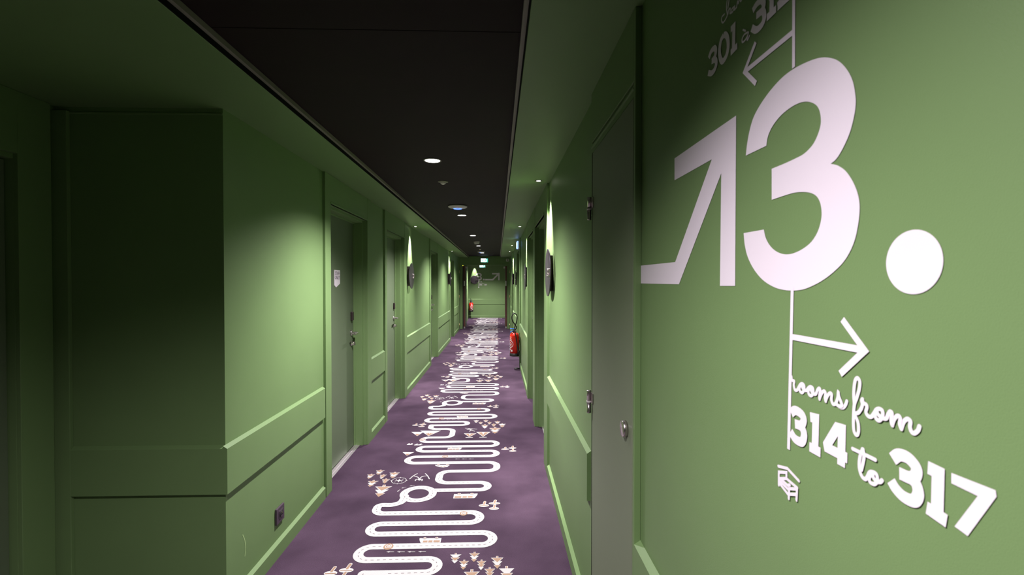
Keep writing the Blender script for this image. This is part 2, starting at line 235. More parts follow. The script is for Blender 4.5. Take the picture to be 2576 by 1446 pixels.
def ribbon(pts, w, cap='round'):
    """flat stroke of width w along 2-D points -> (verts2d, faces)"""
    P = [Vector((q[0], q[1])) for q in pts]
    Q = [P[0]]
    for q in P[1:]:
        if (q - Q[-1]).length > 1e-5: Q.append(q)
    P = Q; n = len(P); L = []; Rr = []
    for i in range(n):
        a = (P[i] - P[i-1]).normalized() if i > 0 else None
        b = (P[i+1] - P[i]).normalized() if i < n-1 else None
        if a is None: a = b
        if b is None: b = a
        t = (a + b)
        t = t.normalized() if t.length > 1e-4 else b
        nrm = Vector((-t.y, t.x)); k = 1.0 / max(0.45, nrm.dot(Vector((-b.y, b.x))))
        L.append(P[i] + nrm * w / 2 * k); Rr.append(P[i] - nrm * w / 2 * k)
    vs = L + Rr; fs = [(i, i+1, n+i+1, n+i) for i in range(n-1)]
    if cap == 'round':
        for c, d in ((P[0], (P[0]-P[1]).normalized()), (P[-1], (P[-1]-P[-2]).normalized())):
            a0 = math.atan2(d.y, d.x); b = len(vs)
            vs += [c + Vector((math.cos(a0 + math.pi*(k/8-0.5)), math.sin(a0 + math.pi*(k/8-0.5)))) * w/2 for k in range(9)]
            fs.append(tuple(range(b, b+9)))
    return vs, fs

def tri_fill(poly, fn, mb, mi=0):
    """fill a simple 2-D polygon; fn maps 2-D to 3-D"""
    from mathutils.geometry import tessellate_polygon
    vs = [Vector((p[0], p[1], 0)) for p in poly]
    mb.add([fn(p[0], p[1]) for p in poly], [tuple(f) for f in tessellate_polygon([vs])], mi)

def text_mesh(txt, size, extrude, fn, mb, mi=0, offset=0.0, align='CENTER'):
    cu = bpy.data.curves.new('t', 'FONT'); cu.body = txt; cu.size = size; cu.extrude = extrude; cu.offset = offset
    cu.align_x = align; cu.align_y = 'CENTER'; cu.resolution_u = 4
    ob = bpy.data.objects.new('t', cu); COL.objects.link(ob)
    bpy.context.view_layer.update()
    me = bpy.data.meshes.new_from_object(ob.evaluated_get(bpy.context.evaluated_depsgraph_get()))
    mb.add([fn(v.co.x, v.co.y, v.co.z) for v in me.vertices], [tuple(p.vertices) for p in me.polygons], mi)
    bpy.data.objects.remove(ob); bpy.data.curves.remove(cu); bpy.data.meshes.remove(me)

# ---------------------------------------------------------------- dimensions
XL, XLP = -1.190, -1.208      # left wall: face of the frames / face of the recessed panels
XR, XRP = 0.381, 0.399        # right wall
SOF, TOP = 2.26, 2.30         # soffit height, dark ceiling height
CL, CR = -0.920, 0.092        # edges of the raised ceiling strip
HEAD = 2.055
YH = 14.90                    # cross wall with the double door
YE = 19.45                    # end wall
YB = -5.5                     # behind the camera
RZ0, RZ1, BZ = 0.562, 0.776, 0.086
XA = -1.93                    # side wall of the alcove
YA = 2.11                     # wall of the alcove facing the camera

# ================================================================= FLOOR with its woven pattern
fl = MB()
fl.box(-2.25, 2.6, YB - 0.2, YE + 0.25, -0.06, 0.0, 0)
Z1, Z2 = 0.0012, 0.0020
PER = D['period']
LAY = [0]
def lay(z):
    LAY[0] += 1; return z + (LAY[0] % 9) * 0.00006
def fpoly(poly, z, mi):
    z = lay(z); tri_fill(poly, lambda x, y: (x, y, z), fl, mi)
def add_ribbon(mb, pts, wd, fn, mi=0, cap='round', eps=0.00003):
    # the stroke, then its two end caps a hair apart so that no two faces share one plane
    vs, fs = ribbon(pts, wd, 'flat'); h_ = len(vs) // 2; mb.add([fn(v.x, v.y, (i % h_) * 2.5e-6) for i, v in enumerate(vs)], fs, mi)
    if cap == 'round':
        v2, f2 = ribbon(pts, wd, 'round'); nb = len(vs)
        for k in (0, 1): mb.add([fn(v.x, v.y, eps) for v in v2[nb + 9*k: nb + 9*k + 9]], [tuple(range(9))], mi)
def fribbon(pts, wd, z, mi, cap='round'):
    z = lay(z); add_ribbon(fl, pts, wd, lambda x, y, e: (x, y, z + e * .5), mi, cap, 0.0006)
def fillet(pts, rmax):
    P = [Vector(p) for p in pts]; out = [P[0]]
    for i in range(1, len(P) - 1):
        a, b, c = P[i-1], P[i], P[i+1]
        da, dc = (a - b), (c - b); la, lc = da.length, dc.length; da.normalize(); dc.normalize()
        r = min(rmax, la * 0.499, lc * 0.499)
        ang = da.angle(dc); tl = min(r / math.tan(ang / 2), la * 0.499, lc * 0.499); r = tl * math.tan(ang / 2)
        p0 = b + da * tl; p1 = b + dc * tl; cen = b + (da + dc).normalized() * (r / math.sin(ang / 2))
        a0 = math.atan2(p0.y - cen.y, p0.x - cen.x); a1 = math.atan2(p1.y - cen.y, p1.x - cen.x)
        d = (a1 - a0 + math.pi) % (2 * math.pi) - math.pi
        for k in range(9):
            t = a0 + d * k / 8; out.append(Vector((cen.x + r * math.cos(t), cen.y + r * math.sin(t))))
    out.append(P[-1]); return out
def dashes(pts, z, mi, L=0.016, gap=0.017, wd=0.0035):
    acc = 0.0; P = [Vector((p[0], p[1])) for p in pts]
    for a, b in zip(P[:-1], P[1:]):
        seg = b - a; l = seg.length
        if l < 1e-6: continue
        d = seg / l; pos = 0.0
        while pos < l:
            ph = acc % (L + gap)
            if ph < L:
                e = min(l - pos, L - ph)
                if e > 0.004:
                    p, q = a + d * pos, a + d * (pos + e); nn = Vector((-d.y, d.x)) * wd / 2
                    fl.add([(p.x-nn.x, p.y-nn.y, z), (q.x-nn.x, q.y-nn.y, z), (q.x+nn.x, q.y+nn.y, z), (p.x+nn.x, p.y+nn.y, z)], [(0,1,2,3)], mi)
            else: e = min(l - pos, L + gap - ph)
            e = max(e, 1e-5); acc += e; pos += e
RW = 0.055
def shift(pts, dy): return [(p[0], p[1] + dy) for p in pts]
r1 = fillet(D['road1'], 0.075); r2 = fillet(D['road2'], 0.075)
rc = [tuple(v)[:2] for v in smooth_path(D['connector'], 4)]
bx, by, br = D['roundabout']
circ = [(bx + br * math.cos(2*math.pi*k/48), by + br * math.sin(2*math.pi*k/48)) for k in range(49)]
def star(cx, cy, r, dy, mi):
    fpoly([(cx + (r if k % 2 == 0 else r*0.28) * math.cos(math.pi*k/4), cy + dy + (r if k % 2 == 0 else r*0.28) * math.sin(math.pi*k/4)) for k in range(8)], Z1, mi)
for c in range(-1, 7):
    dy = c * PER; far = c > 2
    for path in (r1, r2, rc):
        pp = shift(path, dy); fribbon(pp, RW, Z1, 1)
        if not far: dashes(pp, Z2, 3)
    # join of one repeat to the next
    a = D['road2'][-1]; b = D['road1'][0]
    fribbon([(b[0] + 0.16, a[1] + dy), (b[0] - 0.0, a[1] + dy)], RW, Z1, 1)
    fribbon(shift(circ, dy), RW, Z1, 1)
    if not far: dashes(shift(circ, dy), Z2, 3)
    for x0, y0, x1, y1, wd, pat in D['trees']:
        # trunk at the far end, three stacked triangles, the tip nearest the camera
        ax = Vector((x1 - x0, y1 - y0)); n = Vector((1, 0))
        def tp(u, t): p = Vector((x0, y0)) + ax * t + n * u * wd; return (p.x, p.y + dy)
        fpoly([tp(-.09, 0), tp(.09, 0), tp(.09, .16), tp(-.09, .16)], Z1, 1)
        if not far: fpoly([tp(-.05, .02), tp(.05, .02), tp(.05, .14), tp(-.05, .14)], Z2, 2)
        for k, (t0, t1, hw) in enumerate(((.14, .50, .5), (.42, .74, .40), (.70, 1.0, .29))):
            fpoly([tp(-hw, t0), tp(hw, t0), tp(0, t1 + .08 if k < 2 else t1)], Z1 + k * 0.00012, 1)
            if pat[k] == 'p': fpoly([tp(-hw*.80, t0+.035), tp(hw*.80, t0+.035), tp(0, t1)], Z2, 2)
    for a, b, t in D['mounts']:
        fpoly(shift([a, b, t], dy), Z1, 1)
        g = lambda u, v: (a[0]*(1-u)+b[0]*u + (t[0]-(a[0]*(1-u)+b[0]*u))*v, a[1]*(1-v)+t[1]*v + dy)
        fpoly([g(.5, .96), g(.1, .5), g(.25, .58), g(.38, .42), g(.5, .6), g(.62, .45), g(.75, .6), g(.92, .48)], Z2, 2)
    for a, b, t in D['tents']:
        fpoly(shift([a, b, t], dy), Z1, 1)
        g = lambda u, v: (a[0]*(1-u)+b[0]*u + (t[0]-(a[0]*(1-u)+b[0]*u))*v, a[1]*(1-v)+t[1]*v + dy)
        fpoly([g(.08, .12), g(.92, .12), g(.5, .9)], Z2, 2)
        if not far: fpoly([g(.4, .08), g(.6, .08), g(.5, .7)], Z2 + .0004, 1)
        fribbon([(t[0]-.03, t[1]+dy-.012), (t[0]+.03, t[1]+dy-.012)], .012, Z1, 1)
    for x, y, hw, hh in D['mush']:
        cap = [(x + hw*math.cos(2*math.pi*k/20), y + dy - hh*.3 + hh*.75*math.sin(2*math.pi*k/20)) for k in range(20)]
        fpoly(cap, Z1, 1)
        fribbon([(x, y+dy), (x + hw*.15, y + dy + hh*1.6)], hw*.55, Z1 + .0001, 1); fribbon([(x, y+dy+hh*.2), (x + hw*.15, y + dy + hh*1.55)], hw*.36, Z2, 2)
        if not far:
            for k in (-.6, -.2, .2, .6): fribbon([(x+hw*k-.005, y+dy-hh*.4), (x+hw*k+.005, y+dy-hh*.4)], .006, Z2, 2)
    for a, b in D['arrows']:
        A_, B_ = Vector(a), Vector(b); d = (B_-A_).normalized(); n = Vector((-d.y, d.x)); l = (B_-A_).length
        q = lambda u, v: tuple((A_ + d*u + n*v) + Vector((0, dy)))
        fpoly([q(0, 0), q(l*.42, l*.17), q(l*.36, l*.055), q(l, l*.045), q(l, -l*.045), q(l*.36, -l*.055), q(l*.42, -l*.17)], Z1, 1)
    for x, y, r in D['badges08']:
        fpoly([(x + r*math.cos(2*math.pi*k/28), y + dy + r*1.15*math.sin(2*math.pi*k/28)) for k in range(28)], Z2, 2)
        if not far: text_mesh('08', r*1.35, 0, lambda u, v, z_: (x + u, y + dy + v*1.3, Z2 + .0005), fl, 1, offset=.0006)
    for x0, x1, y0, y1, sgn in D['buses']:
        h = y0 - y1; L_ = x1 - x0
        g = lambda u, v: ((x0 + u*L_) if sgn > 0 else (x1 - u*L_), y0 - v*h + dy)
        fpoly([g(0, .05), g(1, 0), g(.985, .35), g(.90, .95), g(.86, 1), g(0, 1)], Z1, 1)
        for u0, u1 in ((.05, .33), (.38, .56), (.60, .80)): fpoly([g(u0, .55), g(u1, .55), g(u1, .9), g(u0, .9)], Z2, 2)
        for u in (.22, .76):
            cx, cy = g(u, .05); rr = L_*.075
            for r_, z_, mi_ in ((rr*1.15, Z2, 0), (rr, Z2+.0003, 1), (rr*.55, Z2+.0006, 2)):
                fpoly([(cx + r_*math.cos(2*math.pi*k/18), cy + r_*math.sin(2*math.pi*k/18)) for k in range(18)], z_, mi_)
    a, b, c_, d_ = D['car']
    fpoly(shift([a, b, (b[0]-.012, b[1]-.02), (c_[0]+.03, c_[1]+.01), c_, (d_[0]+.04, c_[1]+.004), (a[0]+.006, a[1]-.022)], dy), Z1, 1)
    for t in (.22, .80):
        cx, cy = a[0]*(1-t)+b[0]*t, a[1] - .002 + dy
        for r_, z_, mi_ in ((.0145, Z2, 0), (.0125, Z2+.0003, 1), (.007, Z2+.0006, 2)):
            fpoly([(cx + r_*math.cos(2*math.pi*k/18), cy + r_*math.sin(2*math.pi*k/18)) for k in range(18)], z_, mi_)
    for u0, u1 in ((.36, .52), (.56, .74)): fpoly(shift([(a[0]+(b[0]-a[0])*u0, c_[1]+.02), (a[0]+(b[0]-a[0])*u1, c_[1]+.02), (a[0]+(b[0]-a[0])*u1-.004, c_[1]+.008), (a[0]+(b[0]-a[0])*u0+.006, c_[1]+.008)], dy), Z2, 2)
    for a, b in D['cars']:
        y_ = a[1] + dy; L_ = b[0] - a[0]
        fpoly([(a[0], y_-.008), (a[0], y_+.016), (a[0]+L_*.6, y_+.016), (b[0], y_+.004), (a[0]+L_*.6, y_-.008)], Z1, 1)
        for t in (.15, .6): fribbon([(a[0]+L_*t, y_+.01), (a[0]+L_*(t+.12), y_+.03)], .014, Z1, 1)
    x, y, r = D['compass']
    ring = [(x + r*math.cos(2*math.pi*k/36), y + dy + r*math.sin(2*math.pi*k/36)) for k in range(37)]
    fribbon(ring, .0045, Z1, 1); star(x, y, r*.62, dy, 1)
    for k in range(4):
        t = math.pi/4 + k*math.pi/2; p_ = lambda q: (x + q*math.cos(t), y + dy + q*math.sin(t))
        fribbon([p_(r*.55), p_(r*.75)], .005, Z1, 1)
        t2 = k*math.pi/2; fribbon([(x + r*.98*math.cos(t2), y+dy+r*.98*math.sin(t2)), (x + r*1.1*math.cos(t2), y+dy+r*1.1*math.sin(t2))], .008, Z1, 1)
    for q in D['drone']: fribbon(shift([tuple(v)[:2] for v in smooth_path(q, 4)], dy), .008, Z1, 1)
    fribbon(shift([D['drone'][4][2], (D['drone'][4][2][0]+.004, D['drone'][4][2][1]-.012)], dy), .02, Z1, 1)
    for q in D['plane']: fribbon(shift(q, dy), .010, Z1, 1)
floor = tag(fl.build('floor', ['purple', 'white_pile', 'peach_pile', 'grey_pile'], recalc=False), 'aubergine carpet with a white winding toy road, trees and cars woven in', 'carpet', None, 'structure')
# make the pattern faces look upwards
bm = bmesh.new(); bm.from_mesh(floor.data)
bmesh.ops.reverse_faces(bm, faces=[f for f in bm.faces if f.normal.z < 0 and f.calc_center_median().z > 0.0005])
bm.to_mesh(floor.data); bm.free()

# ================================================================= CEILING
c = MB()
for y0, y1 in ((YB, 1.513), (1.517, 7.6), (7.604, 13.6), (13.604, YE)): c.box(CL - .02, CR + .02, y0, y1, TOP, TOP + 0.05)
c.box(CL - .02, CR + .02, YB, YE, TOP + 0.05, TOP + 0.07)
struct('ceiling', c, 'ceil', 'matt black ceiling panels of the raised central strip over the carpet', cat='ceiling')
s1 = MB(); s1.box(-2.25, CL, YB - .2, YH, SOF, TOP + .07); s1.box(-2.25, CL, YH + .15, YE + .25, SOF, TOP + .07)
struct('trim_1', s1, 'paint', 'green lowered soffit running along the left side of the ceiling', .002, 'soffit')
s2 = MB(); s2.box(CR, 0.75, YB - .2, YH, SOF, TOP + .07); s2.box(CR, 2.6, YH + .15, YE + .25, SOF, TOP + .07)
struct('trim_2', s2, 'paint', 'green lowered soffit running along the right side of the ceiling', .002, 'soffit')
for nm, xe, sg, lab in (('trim_3', CL, 1, 'thin dark edge profile along the left side of the black ceiling'), ('trim_4', CR, -1, 'thin dark edge profile along the right side of the black ceiling')):
    t = MB(); t.box(xe, xe + sg*.018, YB, YH, 2.280, 2.299, 0); t.box(xe, xe + sg*.004, YB, YH, 2.2615, 2.280, 1)  # the black lower strip paints in the shaded gap below the profile
    struct(nm, t, ['profile', 'gap'], lab, cat='trim')

# ================================================================= WALLS
def wall_run(mb, xp, xo, y0, y1, openings):
    y = y0
    for a, b in openings:
        mb.box(xp, xo, y, a, 0, SOF); mb.box(xp, xo, a, b, HEAD, SOF); y = b
    mb.box(xp, xo, y, y1, 0, SOF)
OL = [(3.391, 4.335), (5.093, 6.044), (8.434, 9.389), (11.98, 12.816)]
OR = [(3.855, 4.828), (5.074, 5.989), (8.277, 9.364), (11.98, 12.80)]
wl = MB(); wall_run(wl, XLP, -1.46, YA + .02, YE, OL)
wl.box(XLP, XLP + .05, 17.55, 18.3, 0, SOF)
wall_left = struct('wall_left', wl, 'paint', 'green panelled left wall of the corridor')
# worn spots of bare plaster on the outer corner and a scuff above the skirting
ch = MB()
for zc, yy, h, wdt in ((0.118, YA, .016, .007), (0.075, YA, .024, .010), (0.10, YA + .001, .01, .004), (0.001, YA, .02, .006)):
    pts = [(math.cos(2*math.pi*k/9) * (.7 + .3*random.random()), math.sin(2*math.pi*k/9) * (.7 + .3*random.random())) for k in range(9)]
    ch.add([(XLP + .0006, yy + .004 + p * wdt * .6, zc + q * h / 2) for p, q in pts] , [tuple(range(9))])
    ch.add([(XLP - .002 + p * wdt * .5, yy - .0006, zc + q * h / 2) for p, q in pts] , [tuple(range(9))])
ch.build('paint_chip', 'plaster', wall_left)['label'] = 'bare plaster where the green paint is chipped off the corner'
sc = MB(); pts = smooth_path([(2.245, .300), (2.262, .265), (2.268, .225), (2.262, .190)], 5); vs, fs = ribbon([(p.x, p.y) for p in pts], .005)
sc.add([(XLP + .0006, v.x, v.y) for v in vs], fs); sc.build('scuff_mark', 'scuff', wall_left)['label'] = 'pale curved scuff'
wr = MB()
wr.box(XRP, .65, YB, 1.293, 0, SOF); wr.box(XRP, .65, 1.293, 1.905, 2.03, SOF)
y = 1.905
for a, b in OR:
    wr.box(XRP, .65, y, a, 0, SOF); wr.box(XRP, .65, a, b, HEAD, SOF); y = b
wr.box(XRP, .65, y, 15.6, 0, SOF); wr.box(XRP, .65, 15.6, 16.6, 2.03, SOF)
wr.box(XRP, .65, 16.6, 16.8, 0, SOF)
struct('wall_right', wr, 'paint', 'green right wall of the corridor, carrying the big floor number')
we = MB(); we.box(-1.6, 2.6, YE, YE + .2, 0, SOF)
struct('wall_end', we, 'paint', 'green wall closing the far end of the corridor')
wb = MB(); wb.box(-2.2, .75, YB - .15, YB, 0, TOP)
struct('wall_back', wb, 'paint', 'green wall behind the camera')
wf = MB(); wf.box(-2.2, XLP, YA, YA + .02, 0, SOF)
struct('wall_alcove', wf, 'paint', 'dark green wall of the left alcove facing the camera')
ws = MB(); ws.box(XA, XA - .25, 1.955, YA, 0, SOF); ws.box(XA, XA - .25, 1.04, 1.955, 2.01, SOF); ws.box(XA, XA - .25, YB, 1.04, 0, SOF)
struct('wall_alcove_side', ws, 'paint', 'dark green side wall of the left alcove')
wo = MB(); wo.box(2.45, 2.6, 16.8, YE, 0, SOF); wo.box(.65, 2.6, 16.65, 16.8, 0, SOF)
struct('wall_far_right', wo, 'paint', 'green wall of the side passage round the far corner')
# closed space behind the open double door leaf on the right
wj = MB(); wj.box(.65, .75, 15.5, 16.7, 0, SOF)
struct('wall_far_niche', wj, 'paint', 'green niche wall behind the far double door')
# cross wall
wc = MB(); wc.box(-1.21, .40, YH, YH + .15, 2.02, TOP + .05); wc.box(XL, -1.115, YH, YH + .15, 0, 2.02); wc.box(.300, XR, YH, YH + .15, 0, 2.02)
wc.box(-1.115, .300, YH - .012, YH + .02, 2.02, 2.05)
struct('wall_cross', wc, 'paint', 'green cross wall framing the double door far down the corridor', .002)

# rails, skirtings and plain stiles (proud of the panels)
railsL = [(2.092, 3.265), (4.457, 4.985), (6.202, 8.32), (9.471, 11.78), (12.93, 14.4)]
railsR = [(YB, 1.293), (1.985, 3.60), (6.12, 8.12), (9.60, 11.80), (12.93, 14.4)]
n = 5
def prof_rail(mb, xp, xf, y0, y1, z0, z1):
    # board with a sloping top edge
    mb.add([(xp,y0,z0),(xf,y0,z0),(xf,y0,z1-.012),(xp,y0,z1),(xp,y1,z0),(xf,y1,z0),(xf,y1,z1-.012),(xp,y1,z1)],
           [(0,1,2,3),(4,7,6,5),(0,4,5,1),(1,5,6,2),(2,6,7,3),(3,7,4,0)])
placesL = ['beside the alcove corner', 'between the two nearest left doors', 'behind the second left door', 'behind the third left door', 'in front of the cross wall, left']
placesR = ['under the big floor number', 'beyond the closet door', 'beside the fire extinguisher', 'between far right doors', 'in front of the cross wall, right']
for side, runs, xp, xf, pl in (('left', railsL, XLP, XL, placesL), ('right', railsR, XRP, XR, placesR)):
    for (a, b), where in zip(runs, pl):
        m1 = MB(); prof_rail(m1, xp, xf, a, b, RZ0, RZ1)
        if side == 'left' and a < 2.2:
            y0_, y1_ = YA, YA - .018
            m1.add([(XLP,y0_,RZ0),(XLP,y1_,RZ0),(XLP,y1_,RZ1-.012),(XLP,y0_,RZ1),(-1.862,y0_,RZ0),(-1.862,y1_,RZ0),(-1.862,y1_,RZ1-.012),(-1.862,y0_,RZ1)],
                   [(0,1,2,3),(4,7,6,5),(0,4,5,1),(1,5,6,2),(2,6,7,3),(3,7,4,0)])
        struct('trim_%d' % n, m1, 'paint', 'green dado rail board ' + where, cat='trim'); n += 1
        m2 = MB(); prof_rail(m2, xp, xf, a, b, 0, BZ)
        if side == 'left' and a < 2.2: pass
        struct('baseboard_%s' % side if a == runs[0][0] else 'baseboard_%s_%d' % (side, runs.index((a, b)) + 1), m2, 'paint', 'green skirting board ' + where, cat='skirting')
for side, xp, xf in (('left', XLP, XL), ('right', XRP, XR)):
    m1 = MB(); m1.box(xp, xf, 14.4, YH, 0, SOF)
    m1 = struct('trim_%d' % n, m1, 'paint', 'green upright in front of the cross wall, %s side' % side, .002, 'trim'); n += 1
me_ = MB()
for z0, z1 in ((RZ0, RZ1), (0, BZ)):
    me_.add([(-1.208,YE,z0),(-1.208,YE-.018,z0),(-1.208,YE-.018,z1-.012),(-1.208,YE,z1),(2.4,YE,z0),(2.4,YE-.018,z0),(2.4,YE-.018,z1-.012),(2.4,YE,z1)],
        [(0,1,2,3),(4,7,6,5),(0,4,5,1),(1,5,6,2),(2,6,7,3),(3,7,4,0)])
struct('trim_%d' % n, me_, 'paint', 'green dado rail and skirting on the far end wall', cat='trim'); n += 1
st = MB(); st.box(-1.93, -1.862, YA - .018, YA, 0, SOF - .02); st.box(-1.862, XLP, YA - .004, YA, SOF - .03, SOF - .02)
struct('trim_%d' % n, st, 'paint', 'dark green upright at the inner corner of the left alcove', .002, 'trim'); n += 1

# ================================================================= DOORS
def lever(parent, xl, y, z, s, dirn, mt='steel'):
    """rose, neck and lever on a leaf whose face is at xl; s = +1 when the room is on the +x side"""
    h = MB()
    h.lathe((xl, y, z), [(.001, 0), (.027, 0), (.027, s*.008), (.022, s*.012), (.010, s*.013), (.010, s*.055), (.001, s*.055)], 'X', 24)
    p = [(xl + s*.048, y, z), (xl + s*.060, y + dirn*.012, z), (xl + s*.062, y + dirn*.05, z), (xl + s*.066, y + dirn*.115, z)]
    h.tube([tuple(q) for q in smooth_path(p, 5)], .0095, 10)
    return h.build('handle', mt, parent)
def cylinder_lock(parent, xl, y, z, s, mt='steel'):
    h = MB(); h.lathe((xl, y, z), [(.001, 0), (.024, 0), (.024, s*.008), (.012, s*.011), (.012, s*.026), (.001, s*.028)], 'X', 20)
    h.box(xl + s*.02, xl + s*.038, y - .004, y + .004, z - .016, z + .016)
    return h.build('lock', mt, parent)
def reader(parent, xl, y, z, s, mt='darksteel'):
    h = MB(); h.box(xl, xl + s*.022, y - .019, y + .019, z - .04, z + .04); return h.build('card_reader', mt, parent, .006)
def recessed_door(name, xf, xp, y0, y1, ca, cb, s, label, hinge_far=False, hy=None, hw=True):
    """s: +1 for a door in the left wall (room towards +x), -1 for the right wall"""
    e = empty(name, (xf, (y0+y1)/2, 0), label=label, cat='door', kind='structure')
    xl = xf - s*.125
    a = MB()
    a.box(xp, xf, ca, y0, 0, SOF - .001); a.box(xp, xf, y1, cb, 0, SOF - .001)
    a.box(xp, xf - s*.0015, y0 + .002, y1 - .002, HEAD, SOF - .001); a.box(xp, xf + s*.004, y0, y1, HEAD, HEAD + .014)
    a.build('architrave', 'paint', e, .0015)
    f = MB()
    for (a0, a1, b0, b1) in ((xf - s*.045, xl - s*.05, y0, y0 + .02), (xf - s*.045, xl - s*.05, y1 - .02, y1)):
        f.box(a0, a1, b0, b1, 0, HEAD)
    f.box(xf - s*.045, xl - s*.05, y0 + .02, y1 - .02, HEAD - .02, HEAD)
    f.box(xl + s*.016, xl + s*.001, y0 + .02, y0 + .032, 0, HEAD - .02); f.box(xl + s*.016, xl + s*.001, y1 - .032, y1 - .02, 0, HEAD - .02)
    f.box(xl + s*.016, xl + s*.001, y0 + .032, y1 - .032, HEAD - .032, HEAD - .02)
    f.build('frame', 'paint', e, .0015)
    l = MB(); l.box(xl, xl - s*.04, y0 + .023, y1 - .023, .008, HEAD - .023); leaf = l.build('leaf', 'door', e, .0015)
    g = MB(); g.box(xl - s*.042, xl - s*.05, y0 + .02, y1 - .02, 0, HEAD - .02); g.build('seal_or_gap_shade', 'gap', e)  # black sheet behind the leaf paints the shade in its edge gaps
    t = MB(); t.box(xl + s*.002, xl + s*.030, y0 + .02, y1 - .02, 0, .007); t.box(xl + s*.030, xl + s*.052, y0 + .02, y1 - .02, 0, .004); t.build('threshold', 'alu', e, .001)
    if hw:
        hy = hy if hy is not None else y1 - .09
        dr = -1 if hy > (y0+y1)/2 else 1
        lever(leaf, xl, hy, 1.04, s, dr); cylinder_lock(leaf, xl, hy, .945, s); reader(leaf, xl, hy, 1.19, s)
    return e, leaf, xl
doorL = ['nearest green door on the left, with the staff sign', 'second green door on the left, before the first round sign', 'third green door on the left, past the first round sign', 'fourth green door on the left, past the second round sign']
doorR = ['dark recessed door on the right, just past the nearest round sign', 'green recessed door on the right, with a small lever handle', 'dark recessed door on the right, behind the fire extinguisher', 'far recessed door on the right, near the cross wall']
caL = [(3.283, 4.457), (5.004, 6.202), (8.335, 9.471), (11.80, 12.93)]
caR = [(3.615, 4.95), (4.95, 6.12), (8.13, 9.60), (11.81, 12.93)]
doors = []
for i in range(4):
    e, leaf, xl = recessed_door('door_%d' % (i+1), XL, XLP, OL[i][0], OL[i][1], caL[i][0], caL[i][1], 1, doorL[i], hw=(i < 3))
    doors.append((e, leaf, xl))
for i in range(4):
    e, leaf, xl = recessed_door('door_%d' % (i+5), XR, XRP, OR[i][0], OR[i][1], caR[i][0], caR[i][1], -1, doorR[i], hy=(OR[i][1] - .075 if i == 1 else OR[i][0] + .09))
    doors.append((e, leaf, xl))

# flush closet door on the right, beside the mural
e = empty('door_9', (XR, 1.6, 0), label='flush green closet door between the big number and the first panel', cat='door', kind='structure')
l = MB(); l.box(XR, .419, 1.313, 1.879, .02, 2.015); leaf9 = l.build('leaf', 'closet', e, .0015)
f = MB(); f.box(XR, XRP, 1.293, 1.309, 0, SOF - .001); f.box(XR + .006, XRP, 1.905, 1.925, 0, SOF - .001); f.box(XR, XRP, 1.309, 1.905, 2.06, SOF - .001)
f.box(XR + .004, .43, 1.309, 1.905, 2.022, 2.056); f.box(XR - .002, XR + .01, 1.309, 1.905, 2.038, 2.044)
f.build('frame', 'paint', e, .0012)
g = MB(); g.box(.421, .436, 1.294, 1.904, 0, 2.03); g.box(XR + .003, .42, 1.880, 1.9045, 0, 2.02); g.build('seal_or_gap_shade', 'gap', e)  # black strips paint the gaps round the leaf as dark shade
for z in (1.795, 1.012):
    h = MB()
    h.lathe((XR - .010, 1.8945, z), [(.001, -.046), (.008, -.046), (.0085, -.044), (.0085, -.006), (.001, -.006)], 'Z', 16)
    h.lathe((XR - .010, 1.8945, z), [(.001, .004), (.0085, .004), (.0085, .044), (.008, .046), (.001, .046)], 'Z', 16)
    h.box(XR - .004, XR - .0005, 1.852, 1.890, z - .001, z + .04)
    h = h.build('hinge', 'steel', e)
    k = MB(); k.lathe((XR - .010, 1.8945, z), [(.001, -.0055), (.0098, -.0055), (.0098, .0035), (.001, .0035)], 'Z', 16); k.build('washer', 'whitep', h)
h = MB(); h.lathe((XR, 1.375, 1.064), [(.001, 0), (.024, 0), (.024, -.012), (.022, -.0135), (.007, -.0135)], 'X', 32); h = h.build('lock', 'steel', leaf9)
k = MB(); k.lathe((XR, 1.375, 1.064), [(.001, -.002), (.0072, -.002), (.0072, -.0132), (.001, -.0132)], 'X', 16); k.build('keyhole', 'black', h)

# door in the dark alcove on the left
e = empty('door_10', (XA, 1.5, 0), label='barely lit green door in the dark alcove at the left edge', cat='door', kind='structure')
f = MB(); f.box(XA, XA + .018, 1.935, 2.075, 0, SOF - .001); f.box(XA, XA + .018, .95, 1.06, 0, SOF - .001); f.box(XA, XA + .018, 1.06, 1.935, 2.01, SOF - .001)
f.box(XA + .0, XA - .07, 1.935, 1.955, 0, 2.01); f.box(XA, XA - .07, 1.04, 1.06, 0, 2.01); f.box(XA, XA - .07, 1.06, 1.935, 1.99, 2.01); f.build('frame', 'paint', e, .0015)
l = MB(); l.box(XA - .03, XA - .07, 1.063, 1.930, .008, 1.985); l.build('leaf', 'door', e, .0015)
g = MB(); g.box(XA - .072, XA - .08, 1.045, 1.95, 0, 2.0); g.build('seal_or_gap_shade', 'gap', e)  # black backing puts painted shade into the gaps of this leaf

